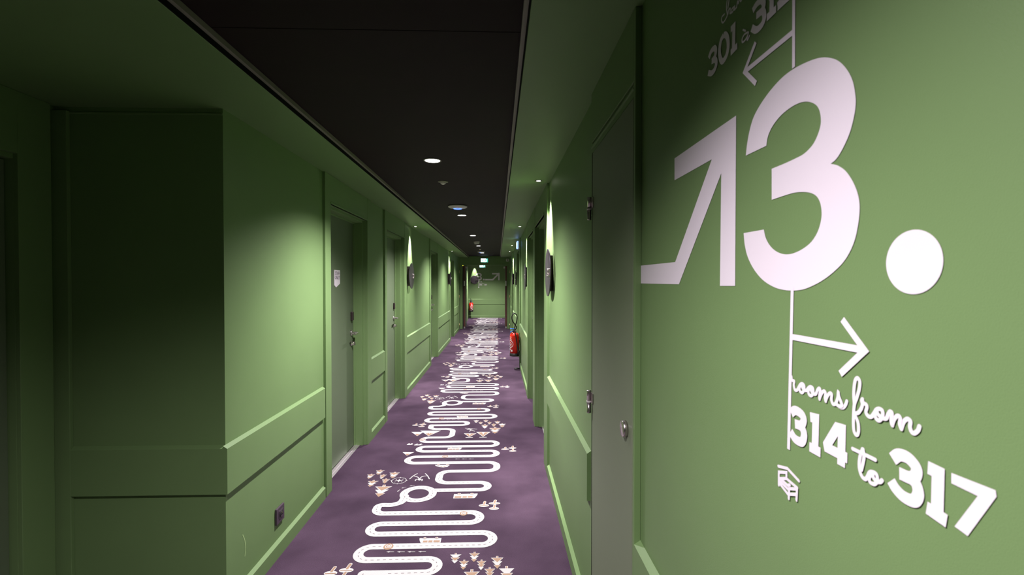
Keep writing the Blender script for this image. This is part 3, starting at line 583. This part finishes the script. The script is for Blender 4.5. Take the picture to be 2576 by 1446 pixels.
# double door of the cross wall, both leaves folded back
for nm, x0, x1, lab in (('door_11', -1.088, -1.040, 'left leaf of the open double door, its brown edge facing the camera'), ('door_12', .240, .288, 'right leaf of the open double door, its brown edge facing the camera')):
    e = empty(nm, ((x0+x1)/2, YH + .16, 0), label=lab, cat='door', kind='structure')
    l = MB(); l.box(x0, x1, YH + .165, YH + .86, .03, 2.0); l.build('leaf', 'door', e, .001)
    inner = x1 if x0 < 0 else x0; sg = 1 if x0 < 0 else -1
    g = MB(); g.box(x0, x1, YH + .152, YH + .165, .02, 2.0); g.build('edge_lipping', 'wood', e)
    g = MB(); g.box((x0+x1)/2 - .004, (x0+x1)/2 + .004, YH + .149, YH + .152, .03, 1.99); g.build('seal_or_gap_shade', 'rubber', e)
    g = MB(); g.box(x0 + .006, x1 - .006, YH + .146, YH + .149, 1.36, 1.52); g.build('edge_sticker', 'label', e)
    g = MB(); g.box(x0, x1, YH + .146, YH + .152, .0, .055); g.build('kick_plate', 'alu', e)
    g = MB(); ox = x0 - .03 if x0 < 0 else x1; g.box(ox, ox + .03, YH + .16, YH + .30, .0, 2.0); g.build('closing_edge', 'black', e)
    g = MB(); g.box(inner, inner + sg*.05, YH + .25, YH + .50, 1.93, 1.985); g.build('door_closer', 'whitep', e, .004)
g = MB(); g.lathe((-1.10, YH - .004, 2.005), [(.001, 0), (.012, -.002), (.012, -.008), (.001, -.012)], 'Y', 12)
tag(g.build('yellow_glint', 'glintglow'), 'tiny yellow glint at the upper left corner of the cross wall doorway', 'glint')  # added glowing bead standing in for a yellow glint
# small brass hinges at the ends of the far panels
for side, x, sgn in (('left', XL, 1), ('right', XR, -1)):
    for z, nm in ((1.80, 'upper'), (1.04, 'middle'), (.16, 'lower')):
        h = MB(); h.lathe((x + sgn*.011, 14.46, z), [(.001, -.045), (.010, -.045), (.010, .045), (.001, .045)], 'Z', 14); h.box(x, x + sgn*.003, 14.46, 14.50, z - .045, z + .045)
        tag(h.build('brass_hinge', 'brass'), '%s small brass hinge on the %s wall just before the cross wall' % (nm, side), 'hinge')

# ================================================================= STAFF SIGN
xl = doors[0][2] 
e = empty('staff_sign', (xl + .001, 3.87, 1.53), label='small pale pink pointed plate reading STAFF ONLY on the nearest left door', cat='sign')
p = MB(); y0, y1 = 3.815, 3.945
poly = [(y0, 1.594), (y1, 1.594), (y1, 1.483), (y0 + .035, 1.452), (y0, 1.470)]
fr = [(xl + .004, a, b) for a, b in poly]; bk = [(xl + .0003, a, b) for a, b in poly]
p.add(fr + bk, [(0,1,2,3,4), (9,8,7,6,5)] + [(i, (i+1) % 5, 5 + (i+1) % 5, 5 + i) for i in range(5)])
plate = p.build('plate', 'vinyl', e)
t = MB()
for k, s_ in enumerate(('STAFF', 'ONLY!')): text_mesh(s_, .042, .0003, lambda u, v, z: (xl + .0046 + z, (y0+y1)/2 + u*.95, 1.565 - k*.034 + v), t)
t.build('lettering', 'ink', plate)

# ================================================================= MURAL GRAPHICS on the right wall and the end wall
def mural(place, parent_name, mapper, label):
    pass
def on_right(u, v): return (XRP - .0008, -u, v)
mur = empty('wayfinding_mural', (XRP, .7, 1.5), label='giant pale number 3 with arrows and room numbers on the near right wall', cat='wall graphic')
def outline_three():
    out = []
    for sgm in D['three']:
        if len(sgm) > 2 and sgm is D['three'][3]: out.append(sgm[0]); q = smooth_path(sgm[1:], 5)
        else: q = smooth_path(sgm, 5)
        out += [(p.x, p.y) for p in q]
    res = []
    for p in out:
        if not res or (Vector(p) - Vector(res[-1])).length > 4e-4: res.append(p)
    return res
three = outline_three()
def poly_part(name, poly, fn, parent, mt='vinyl'):
    m = MB(); tri_fill(poly, fn, m); return m.build(name, mt, parent, recalc=False)
CNT = [0]
def stroke_part(name, strokes, wd, fn, parent, smooth=True, cap='round', mt='vinyl', n=6):
    m = MB()
    CNT[0] += 1; base = .0001 + (CNT[0] % 6) * .00007
    for i, s_ in enumerate(strokes):
        q = [(p.x, p.y) for p in smooth_path(s_, n)] if smooth and len(s_) > 2 else s_
        def f3(u, v, e, i=i):
            p = fn(u, v); d = base + e + i * .00012
            return (p[0] - d, p[1], p[2]) if fn is on_right else (p[0], p[1] - d, p[2])
        add_ribbon(m, q, wd, f3, 0, cap)
    return m.build(name, mt, parent, recalc=False)
poly_part('big_numeral', three, on_right, mur)
poly_part('big_arrow', D['arrow'], on_right, mur)
du, dv, dr = D['dot']
poly_part('full_stop', [(du + dr*math.cos(2*math.pi*k/64), dv + dr*math.sin(2*math.pi*k/64)) for k in range(64)], on_right, mur)
for q in D['vline']: stroke_part('line', [q], .0062, on_right, mur, cap='flat')
stroke_part('small_arrow', D['arrow_left'], .0078, on_right, mur, False, cap='flat')
stroke_part('small_arrow', D['arrow_right'], .0080, on_right, mur, False, cap='flat')
dh = D['digits_high']; dl = D['digits_low']
for g in ((0, 1), (2,), (3, 4), (5, 6), (7, 8), (9, 10)): stroke_part('digit', [dh[k] for k in g], .0105, on_right, mur, g[0] not in (3, 7), 'flat')
for g in ((0, 1), (2, 3), (4,), (5, 6), (7, 8)): stroke_part('digit', [dl[k] for k in g], .0122, on_right, mur, g[0] in (0, 5), 'flat')
poly_part('digit', D['seven'], on_right, mur)
sh = D['script_high']; sl = D['script_low']
stroke_part('script_word', sh[:5], .0030, on_right, mur); stroke_part('script_word', sh[5:7], .0030, on_right, mur); stroke_part('accent', sh[7:], .0030, on_right, mur)
stroke_part('script_word', sl[:4], .0043, on_right, mur); stroke_part('script_word', sl[4:8], .0043, on_right, mur); stroke_part('script_word', sl[8:], .0043, on_right, mur)
stroke_part('bed_pictogram', D['bed'][1:], .0042, on_right, mur, False); stroke_part('roof_pictogram', D['bed'][:1], .0042, on_right, mur, False)

far = empty('wayfinding_mural', (-.6, YE, 1.6), label='small pale number 3 with a bent arrow on the far end wall', cat='wall graphic')
# place the same numeral on the end wall: numeral, full stop, bent arrow
minu = min(p[0] for p in three); minv = min(p[1] for p in three); maxv = max(p[1] for p in three)
YM = YE - .0012
sc_ = .31 / (maxv - minv)
def on_end(x0, z0): return lambda u, v: (x0 + (u - minu) * sc_, YM, z0 + (v - minv) * sc_)
f_end = on_end(-.905, 1.545)
poly_part('big_numeral', three, f_end, far)
cdot = (-.572, 1.583)
fe = lambda u, v: (u, YM, v)
poly_part('full_stop', [(cdot[0] + .036*math.cos(2*math.pi*k/32), cdot[1] + .036*math.sin(2*math.pi*k/32)) for k in range(32)], fe, far)
stroke_part('big_arrow', [[(-.515, 1.578), (-.205, 1.578), (.055, 1.835)], [(-.235, 1.822), (.058, 1.822)], [(.048, 1.86), (.048, 1.55)]], .062, fe, far, False, 'flat')
stroke_part('line', [[(-.785, 1.60), (-.785, 1.28)]], .014, fe, far, False, 'flat')
stroke_part('small_arrow', [[(-.785, 1.49), (-.66, 1.49)], [(-.70, 1.525), (-.655, 1.49), (-.70, 1.455)]], .012, fe, far, False, 'flat')
stroke_part('script_words', [[(-.77, 1.41), (-.75, 1.435), (-.73, 1.41), (-.71, 1.435), (-.69, 1.41), (-.67, 1.435), (-.65, 1.41), (-.63, 1.45), (-.61, 1.40), (-.58, 1.43), (-.56, 1.41)]], .007, fe, far)
for s_, sz, x0, of in (('306', .075, -.705, .003), ('to', .04, -.605, 0), ('307', .075, -.50, .003)):
    t = MB(); text_mesh(s_, sz, 0, lambda u, v, z: (x0 + u, YM, 1.365 + v), t, offset=of); t.build('room_number' if s_ != 'to' else 'script_word', 'vinyl', far, recalc=False)
poly_part('full_stop', [(-.785 + .026*math.cos(2*math.pi*k/24), 1.262 + .026*math.sin(2*math.pi*k/24)) for k in range(24)], fe, far)

# ================================================================= ROUND ROOM SIGNS
def room_sign(num, xp, s, y, z, stand, label, end=None):
    """disc parallel to the wall on a dark bracket. s: +1 room towards +x, -1 towards -x, 0: on the end wall (room towards -y)"""
    if s != 0:
        def P(a, d, h): return (xp + s*d, y + (a if s > 0 else -a), z + h)
    else:
        def P(a, d, h): return (end + a, YE - d, z + h)
    e = empty('room_number_sign', P(0, 0, 0), label=label, cat='sign', group='round aubergine room number signs')
    r = .172
    def disc(d0, d1, rad, mb, mi=0, bev=.002):
        prof = [(.001, d0), (rad - bev, d0), (rad, d0 + bev), (rad, d1 - bev), (rad - bev, d1), (.001, d1)]
        seg = 56; vs = []
        for rr, d in prof:
            for k in range(seg): a = 2*math.pi*k/seg; vs.append(P(rr*math.cos(a), d, rr*math.sin(a)))
        fs = [(i*seg+k, i*seg+(k+1) % seg, (i+1)*seg+(k+1) % seg, (i+1)*seg+k) for i in range(len(prof)-1) for k in range(seg)]
        mb.add(vs, fs, mi)
    def pbox(mb, a0, a1, d0, d1, h0, h1, mi=0):
        p, q = P(a0, d0, h0), P(a1, d1, h1); mb.box(p[0], q[0], p[1], q[1], p[2], q[2], mi)
    b = MB(); pbox(b, -.125, .02, 0.0004, stand, -.13, .125); pbox(b, -.1, .0, 0.0004, stand, -.135, -.131)
    b.build('bracket', 'darksteel', e, .002)
    d = MB(); disc(stand, stand + .008, r, d); dsc = d.build('disc', 'disc', e)
    for k, c_ in enumerate(num):
        g = MB(); text_mesh(c_, .085, .003, lambda u, v, w_: P(.045 + k*.052 + u, stand + .0112 + w_, v - .005), g); g.build('digit', 'steel', dsc)
    return e
room_sign('302', XRP, -1, 3.40, 1.565, .030, 'nearest round room sign on the right wall, under the brightest spot')
room_sign('303', XRP, -1, 6.26, 1.565, .030, 'second round room sign on the right wall, beyond the small lever handle')
room_sign('305', XRP, -1, 9.64, 1.565, .030, 'third round room sign on the right wall, past the extinguisher')
room_sign('307', XRP, -1, 11.55, 1.565, .030, 'fourth and last round room sign on the right wall')
room_sign('321', XLP, 1, 6.33, 1.575, .050, 'nearer round room sign on the left wall, beside the second door')
room_sign('320', XLP, 1, 11.50, 1.565, .050, 'farther round room sign on the left wall, before the fourth door')
room_sign('304', 0, 0, 0, 1.575, .030, 'round room sign facing the camera on the far end wall', end=-.955)

# ================================================================= WALL SOCKET
e = empty('wall_socket', (XLP, 2.61, .225), label='dark purple power socket low on the left wall near the corner', cat='socket')
b = MB(); b.box(XLP + .0003, XLP + .011, 2.565, 2.655, .175, .262); b.build('plate', 'plastic', e, .002)
b = MB(); b.box(XLP + .011, XLP + .014, 2.588, 2.634, .196, .243); ins = b.build('insert', 'plastic', e, .001)
b = MB(); b.lathe((XLP + .0145, 2.611, .2195), [(.001, 0), (.0185, 0), (.0185, .0006), (.001, .0006)], 'X', 28); b.build('well', 'black', ins)
b = MB(); b.lathe((XLP + .0152, 2.611, .227), [(.001, 0), (.002, 0), (.002, .004), (.001, .005)], 'X', 12); b.build('earth_pin', 'brass', ins)
b = MB(); b.box(XLP + .0151, XLP + .0155, 2.600, 2.622, .204, .211); b.build('shutter', 'plastic', ins)

# ================================================================= CEILING FITTINGS
def add_spot(parent, loc, power, cone, blend, radius, rot=(0, 0, 0), color=LAMP_COL):
    l = bpy.data.lights.new('lamp_light', 'SPOT'); l.energy = power; l.spot_size = R(cone); l.spot_blend = blend
    l.shadow_soft_size = radius; l.color = color
    o = bpy.data.objects.new('lamp_light', l); COL.objects.link(o); o.parent = parent
    o.location = loc; o.rotation_euler = rot
    return o
dl_y = [(.42, 'recessed ceiling downlight just overhead, out of frame'), (3.12, 'nearest and largest glowing round downlight in the black ceiling'), (5.68, 'second downlight in the black ceiling, beside the white disc'),
        (8.17, 'third downlight from the camera in the black ceiling'), (10.52, 'fourth downlight, just beyond the boxy smoke detector'), (13.1, 'last downlight before the cross wall'), (17.9, 'downlight beyond the cross wall, hidden from the camera')]
for yy, lab in dl_y:
    e = empty('recessed_downlight', (-.43, yy, TOP), label=lab, cat='ceiling light', group='recessed downlights along the black ceiling')
    m = MB(); m.lathe((-.43, yy, TOP), [(.049, -.0002), (.060, -.0002), (.060, -.003), (.057, -.005), (.051, -.005), (.049, -.003)], 'Z', 40)
    m.build('bezel', 'whitep' if False else 'profile', e)
    m = MB(); m.lathe((-.43, yy, TOP), [(.001, -.0040), (.030, -.0040), (.0495, -.0030), (.0495, -.001), (.001, -.001)], 'Z', 40); m.build('lens', 'lens', e)
    add_spot(e, (0, 0, -.02), DOWN_NEAR_POWER if yy < 1 else (DOWN_POWER * (1.4 if yy > 14 else 1)), DOWN_CONE, DOWN_BLEND, .028)
sp = [(.308, 3.533, 'nearest small spot in the right soffit', -1), (.304, 6.456, 'second small spot in the right soffit', -1), (.301, 9.86, 'third small spot in the right soffit', -1), (.304, 11.76, 'fourth small spot in the right soffit', -1),
      (-1.131, 6.50, 'nearer small spot in the left soffit', 1), (-1.134, 11.70, 'farther small spot in the left soffit', 1), (-.955, YE - .09, 'small spot over the round sign on the end wall', 0)]
for x, yy, lab, sg in sp:
    e = empty('soffit_spot', (x, yy, SOF), label=lab + ', shining down on a round sign', cat='spotlight', group='small spots above the round signs')
    m = MB(); m.lathe((x, yy, SOF), [(.017, -.0002), (.026, -.0002), (.026, -.002), (.018, -.004), (.017, -.003)], 'Z', 28); m.build('bezel', 'darksteel', e)
    m = MB(); m.lathe((x, yy, SOF), [(.001, -.005), (.010, -.0045), (.0172, -.003), (.0172, -.001), (.001, -.001)], 'Z', 24); m.build('lens', 'lens_small', e)
    rot = (0, R(8) * sg, 0) if sg else (R(8), 0, 0)
    add_spot(e, (0, 0, -.02), SPOT_POWER * (1 if sg else .6), SPOT_CONE - (0 if sg else 14), SPOT_BLEND, .012, rot, (1.0, .95, .9))
def access_point(x, y, lab):
    e = empty('access_point', (x, y, TOP), label=lab, cat='wireless access point', group='white wireless discs on the black ceiling')
    m = MB(); m.lathe((x, y, TOP), [(.001, -.0003), (.096, -.0003), (.103, -.008), (.101, -.013), (.085, -.022), (.050, -.030), (.001, -.032)], 'Z', 56); hs = m.build('housing', 'whitep', e)
    m = MB(); m.lathe((x, y, TOP), [(.038, -.0312), (.045, -.0304), (.045, -.0325), (.038, -.0333), (.038, -.0312)], 'Z', 48); m.build('light_ring', 'blueled', hs)
access_point(-.423, 4.985, 'white ceiling disc with a blue ring, beside the second downlight')
access_point(-.440, 12.55, 'white ceiling disc farthest away, just before the cross wall')
def pir(x, y, lab, s=1.0):
    e = empty('motion_sensor', (x, y, TOP), label=lab, cat='sensor')
    m = MB(); m.lathe((x, y, TOP), [(.001, -.0002), (.042*s, -.0002), (.042*s, -.002), (.026*s, -.005), (.001, -.005)], 'Z', 36); m.build('flange', 'profile', e)
    m = MB(); m.lathe((x, y, TOP), [(.023*s, -.005), (.022*s, -.010), (.016*s, -.018), (.008*s, -.022), (.001, -.0225)], 'Z', 32); m.build('dome', 'whitep', e)
pir(-.438, 3.79, 'small pale domed sensor between the first two ceiling lights')
pir(-.435, 11.6, 'tiny domed sensor just before the farthest white disc', .8)
e = empty('smoke_detector', (-.42, 9.37, TOP), label='boxy ribbed off-white smoke detector past the third downlight', cat='smoke detector')
m = MB(); m.lathe((-.42, 9.37, TOP), [(.001, -.0003), (.061, -.0003), (.061, -.016), (.055, -.018), (.055, -.024), (.058, -.026), (.056, -.036), (.001, -.038)], 'Z', 40); m.build('base', 'whitep', e)
m = MB(); m.lathe((-.42, 9.37, TOP), [(.036, -.0385), (.046, -.0385), (.042, -.052), (.001, -.054)], 'Z', 40); m.build('chamber', 'whitep', e)

# ================================================================= EXIT SIGNS
def exit_face(e, P, wdt, hgt):
    """P(a, h, d) maps face coordinates to the world"""
    m = MB(); q = [(-wdt/2, -hgt/2), (wdt/2, -hgt/2), (wdt/2, hgt/2), (-wdt/2, hgt/2)]
    m.add([P(a, h, 0) for a, h in q], [(0,1,2,3)]); m.build('lit_face', 'exit_white', e, recalc=False)
    g = MB()
    for a0, a1, h0, h1 in ((.24, .5, -.5, -.34), (.24, .5, .34, .5), (.40, .5, -.34, .34), (-.5, .24, -.5, -.43)):
        g.add([P(a*wdt, h*hgt, .0006) for a, h in ((a0,h0),(a1,h0),(a1,h1),(a0,h1))], [(0,1,2,3)])
    # running figure and doorway arrow
    for st_, wd in (([(.24,.30),(.25,.31)], .14*hgt), ([(.24,.22),(.20,-.02)], .16*hgt), ([(.20,-.02),(.27,-.15),(.25,-.30)], .09*hgt), ([(.20,-.02),(.14,-.16),(.07,-.17)], .09*hgt), ([(.24,.18),(.31,.06)], .07*hgt), ([(.24,.18),(.15,.12),(.12,.02)], .07*hgt),
                    ([(-.05,0),(-.32,0)], .08*hgt), ([(-.22,.2),(-.34,0),(-.22,-.2)], .08*hgt)):
        dd = .0008 + .0001 * len(g.v) / 10; add_ribbon(g, [(a*wdt, h*hgt) for a, h in st_], wd, lambda u, v, e_: P(u, v, dd + e_))
    g.build('pictogram', 'exit_green', e, recalc=False)
e = empty('exit_sign', (-.41, YH, 2.17), label='lit exit sign on the header of the cross wall', cat='exit sign')
m = MB(); m.box(-.535, -.305, YH - .05, YH - .0005, 2.10, 2.232); m.build('housing', 'whitep', e, .004)
exit_face(e, lambda a, h, d: (-.42 + a, YH - .0515 - d, 2.168 + h), .222, .118)
e = empty('exit_sign', (-.53, 17.6, 2.1), label='lit exit sign beyond the cross wall, half hidden by the header', cat='exit sign')
m = MB(); m.box(-.68, -.46, 17.6, 17.64, 2.02, 2.15); m.box(-.60, -.54, 17.61, 17.63, 2.15, TOP); m.build('housing', 'whitep', e, .004)
exit_face(e, lambda a, h, d: (-.57 + a, 17.5985 - d, 2.085 + h), .212, .118)
e = empty('exit_sign', (XR, 8.0, 2.15), label='blue glowing exit sign fixed flat to the right wall', cat='exit sign')
m = MB(); m.box(XR - .0005, XR - .022, 8.16, 8.46, 2.075, 2.215); m.build('housing', 'whitep', e, .003)
m = MB(); m.box(XR - .022, XR - .046, 8.17, 8.45, 2.085, 2.205); m.build('diffuser', 'exit_blue', e, .004)
g = MB(); g.add([(XR - .047, 8.2, 2.1), (XR - .047, 8.42, 2.1), (XR - .047, 8.42, 2.19), (XR - .047, 8.2, 2.19)], [(0,1,2,3)]); g.build('lit_face', 'exit_white', e)
e = empty('wall_detector', (.335, YH, 2.17), label='small off-white box on the right end of the cross wall header', cat='detector')
m = MB(); m.box(.262, .352, YH - .04, YH - .0005, 2.135, 2.225); m.build('housing', 'whitep', e, .006)
m = MB(); m.box(.285, .33, YH - .043, YH - .04, 2.16, 2.20); m.build('grille', 'profile', e)

# ================================================================= FIRE EXTINGUISHERS
def extinguisher(x, y, z0, h, r, face, hose_side, lab, hose=True):
    """z0 underside, h body height; face = angle in the floor plane towards which the label looks"""
    e = empty('fire_extinguisher', (x, y, z0), label=lab, cat='fire extinguisher')
    m = MB(); m.lathe((x, y, z0), [(.001, .045), (r, .045), (r, h - .055), (r*.95, h - .035), (r*.75, h - .012), (r*.4, h), (.020, h + .004), (.001, h + .004)], 'Z', 40); cyl = m.build('cylinder', 'red', e)
    m = MB(); m.lathe((x, y, z0), [(r*.9, 0), (r*1.02, 0), (r*1.03, .005), (r*1.03, .05), (r*.99, .052)], 'Z', 40); m.build('base_skirt', 'black', e)
    m = MB(); m.lathe((x, y, z0 + h), [(.001, 0), (.026, .002), (.030, .010), (.030, .030), (.020, .036), (.018, .052), (.001, .054)], 'Z', 24); val = m.build('valve', 'black', e)
    ca, sa = math.cos(face), math.sin(face)
    m = MB(); zt = z0 + h + .05
    m.tube([(x - ca*.03, y - sa*.03, zt), (x + ca*.02, y + sa*.02, zt + .012), (x + ca*.085, y + sa*.085, zt + .020)], .009, 8)
    m.tube([(x - ca*.02, y - sa*.02, zt - .02), (x + ca*.03, y + sa*.03, zt - .022), (x + ca*.085, y + sa*.085, zt - .040)], .008, 8); m.build('squeeze_handle', 'blue', val)
    m = MB(); m.lathe((x + .022, y - .03, zt - .02), [(.001, 0), (.014, 0), (.014, -.01), (.001, -.011)], 'Y', 18); m.build('gauge', 'steel', val)
    m = MB(); t0 = face; rr = r + .0012
    def patch(a0, a1, za, zb, mi=0, q=rr, n=10):
        vs = []; 
        for k in range(n + 1):
            a = t0 + a0 + (a1 - a0)*k/n; vs += [(x + q*math.cos(a), y + q*math.sin(a), z0 + za), (x + q*math.cos(a), y + q*math.sin(a), z0 + zb)]
        m.add(vs, [(2*k, 2*k+2, 2*k+3, 2*k+1) for k in range(n)], mi, True)
    # ring, figure and lines of print
    n_ = 40
    for ra, rb in ((.052, .060), (.020, .026)):
        vs = []
        for k in range(n_):
            t = 2*math.pi*k/n_
            for q in (ra, rb): a = t0 + q*math.cos(t)/r; vs.append((x + rr*math.cos(a), y + rr*math.sin(a), z0 + h*.52 + q*math.sin(t)))
        m.add(vs, [(2*k, 2*k+1, (2*k+3) % (2*n_), (2*k+2) % (2*n_)) for k in range(n_)], 0, True)
    for za, a0, a1 in ((.80, -.35, .3), (.74, -.3, .25), (.69, -.1, .4), (.30, -.5, -.05), (.26, -.45, .1)):
        patch(a0, a1, h*za, h*za + .009)
    patch(.25, .55, h*.20, h*.28); patch(-.15, .15, h*.5, h*.52)
    m.build('label', 'label', cyl, recalc=False)
    if hose:
        sd = hose_side; hz = z0 + h
        p = [(x + .01, y - .028, hz + .03), (x + .012 + sd*.015, y - .045, hz + .10), (x - sd*.035, y - .05, hz + .20), (x - sd*.045, y - .05, hz + .28), (x - sd*.005, y - .05, hz + .33), (x + sd*.040, y - .055, hz + .28), (x + sd*.030, y - .06, hz + .18), (x - sd*.005, y - .075, hz + .08), (x + sd*.012, y - r - .018, hz - .02), (x + sd*.035, y - r*.98, hz - .16), (x + sd*.055, y - r*.90, hz - .30), (x + sd*.06, y - r*.88, z0 + .10)]
        m = MB(); m.tube([tuple(q) for q in smooth_path(p, 8)], .0095, 10); hse = m.build('hose', 'rubber', e)
        m = MB(); m.lathe((x + sd*.06, y - r*.88, z0 + .03), [(.001, 0), (.016, 0), (.012, .07), (.001, .075)], 'Z', 16); m.build('nozzle', 'black', hse)
    return e
extinguisher(.287, 7.99, .232, .40, .080, R(-150), 1, 'large red fire extinguisher on its stand by the right wall')
s_ = empty('extinguisher_stand', (.372, 8.07, 0), label='slim black stand holding the extinguisher by the right wall', cat='stand')
m = MB(); m.lathe((.33, 8.07, 0), [(.001, .0025), (.05, .0025), (.05, .008), (.001, .008)], 'Z', 32); m.build('foot_plate', 'black', s_)
m = MB(); m.box(.3735, .3795, 8.05, 8.085, .008, .62); m.box(.34, .374, 8.06, 8.075, .008, .014); m.box(.3695, .3735, 8.055, 8.08, .45, .50); m.box(.369, .374, 8.055, 8.08, .27, .31); m.build('post', 'black', s_)
extinguisher(-1.085, 19.18, .285, .36, .085, R(-70), -1, 'red fire extinguisher standing in the far left corner', hose=False)
m = MB(); m.tube([(-1.10, 19.12, .66), (-1.115, 19.08, .74), (-1.10, 19.08, .82), (-1.075, 19.09, .78), (-1.08, 19.10, .70)], .01, 8)
o = m.build('hose', 'rubber', [q for q in bpy.data.objects if q.name.startswith('fire_extinguisher')][-1])
s_ = empty('extinguisher_stand', (-1.17, 19.2, 0), label='slim black stand under the far left extinguisher', cat='stand')
m = MB(); m.box(-1.190, -1.175, 19.19, 19.22, .006, .60); m.box(-1.20, -1.0, 19.12, 19.24, 0.0025, .008); m.box(-1.176, -1.0, 19.17, 19.20, .268, .282); m.build('post', 'black', s_)
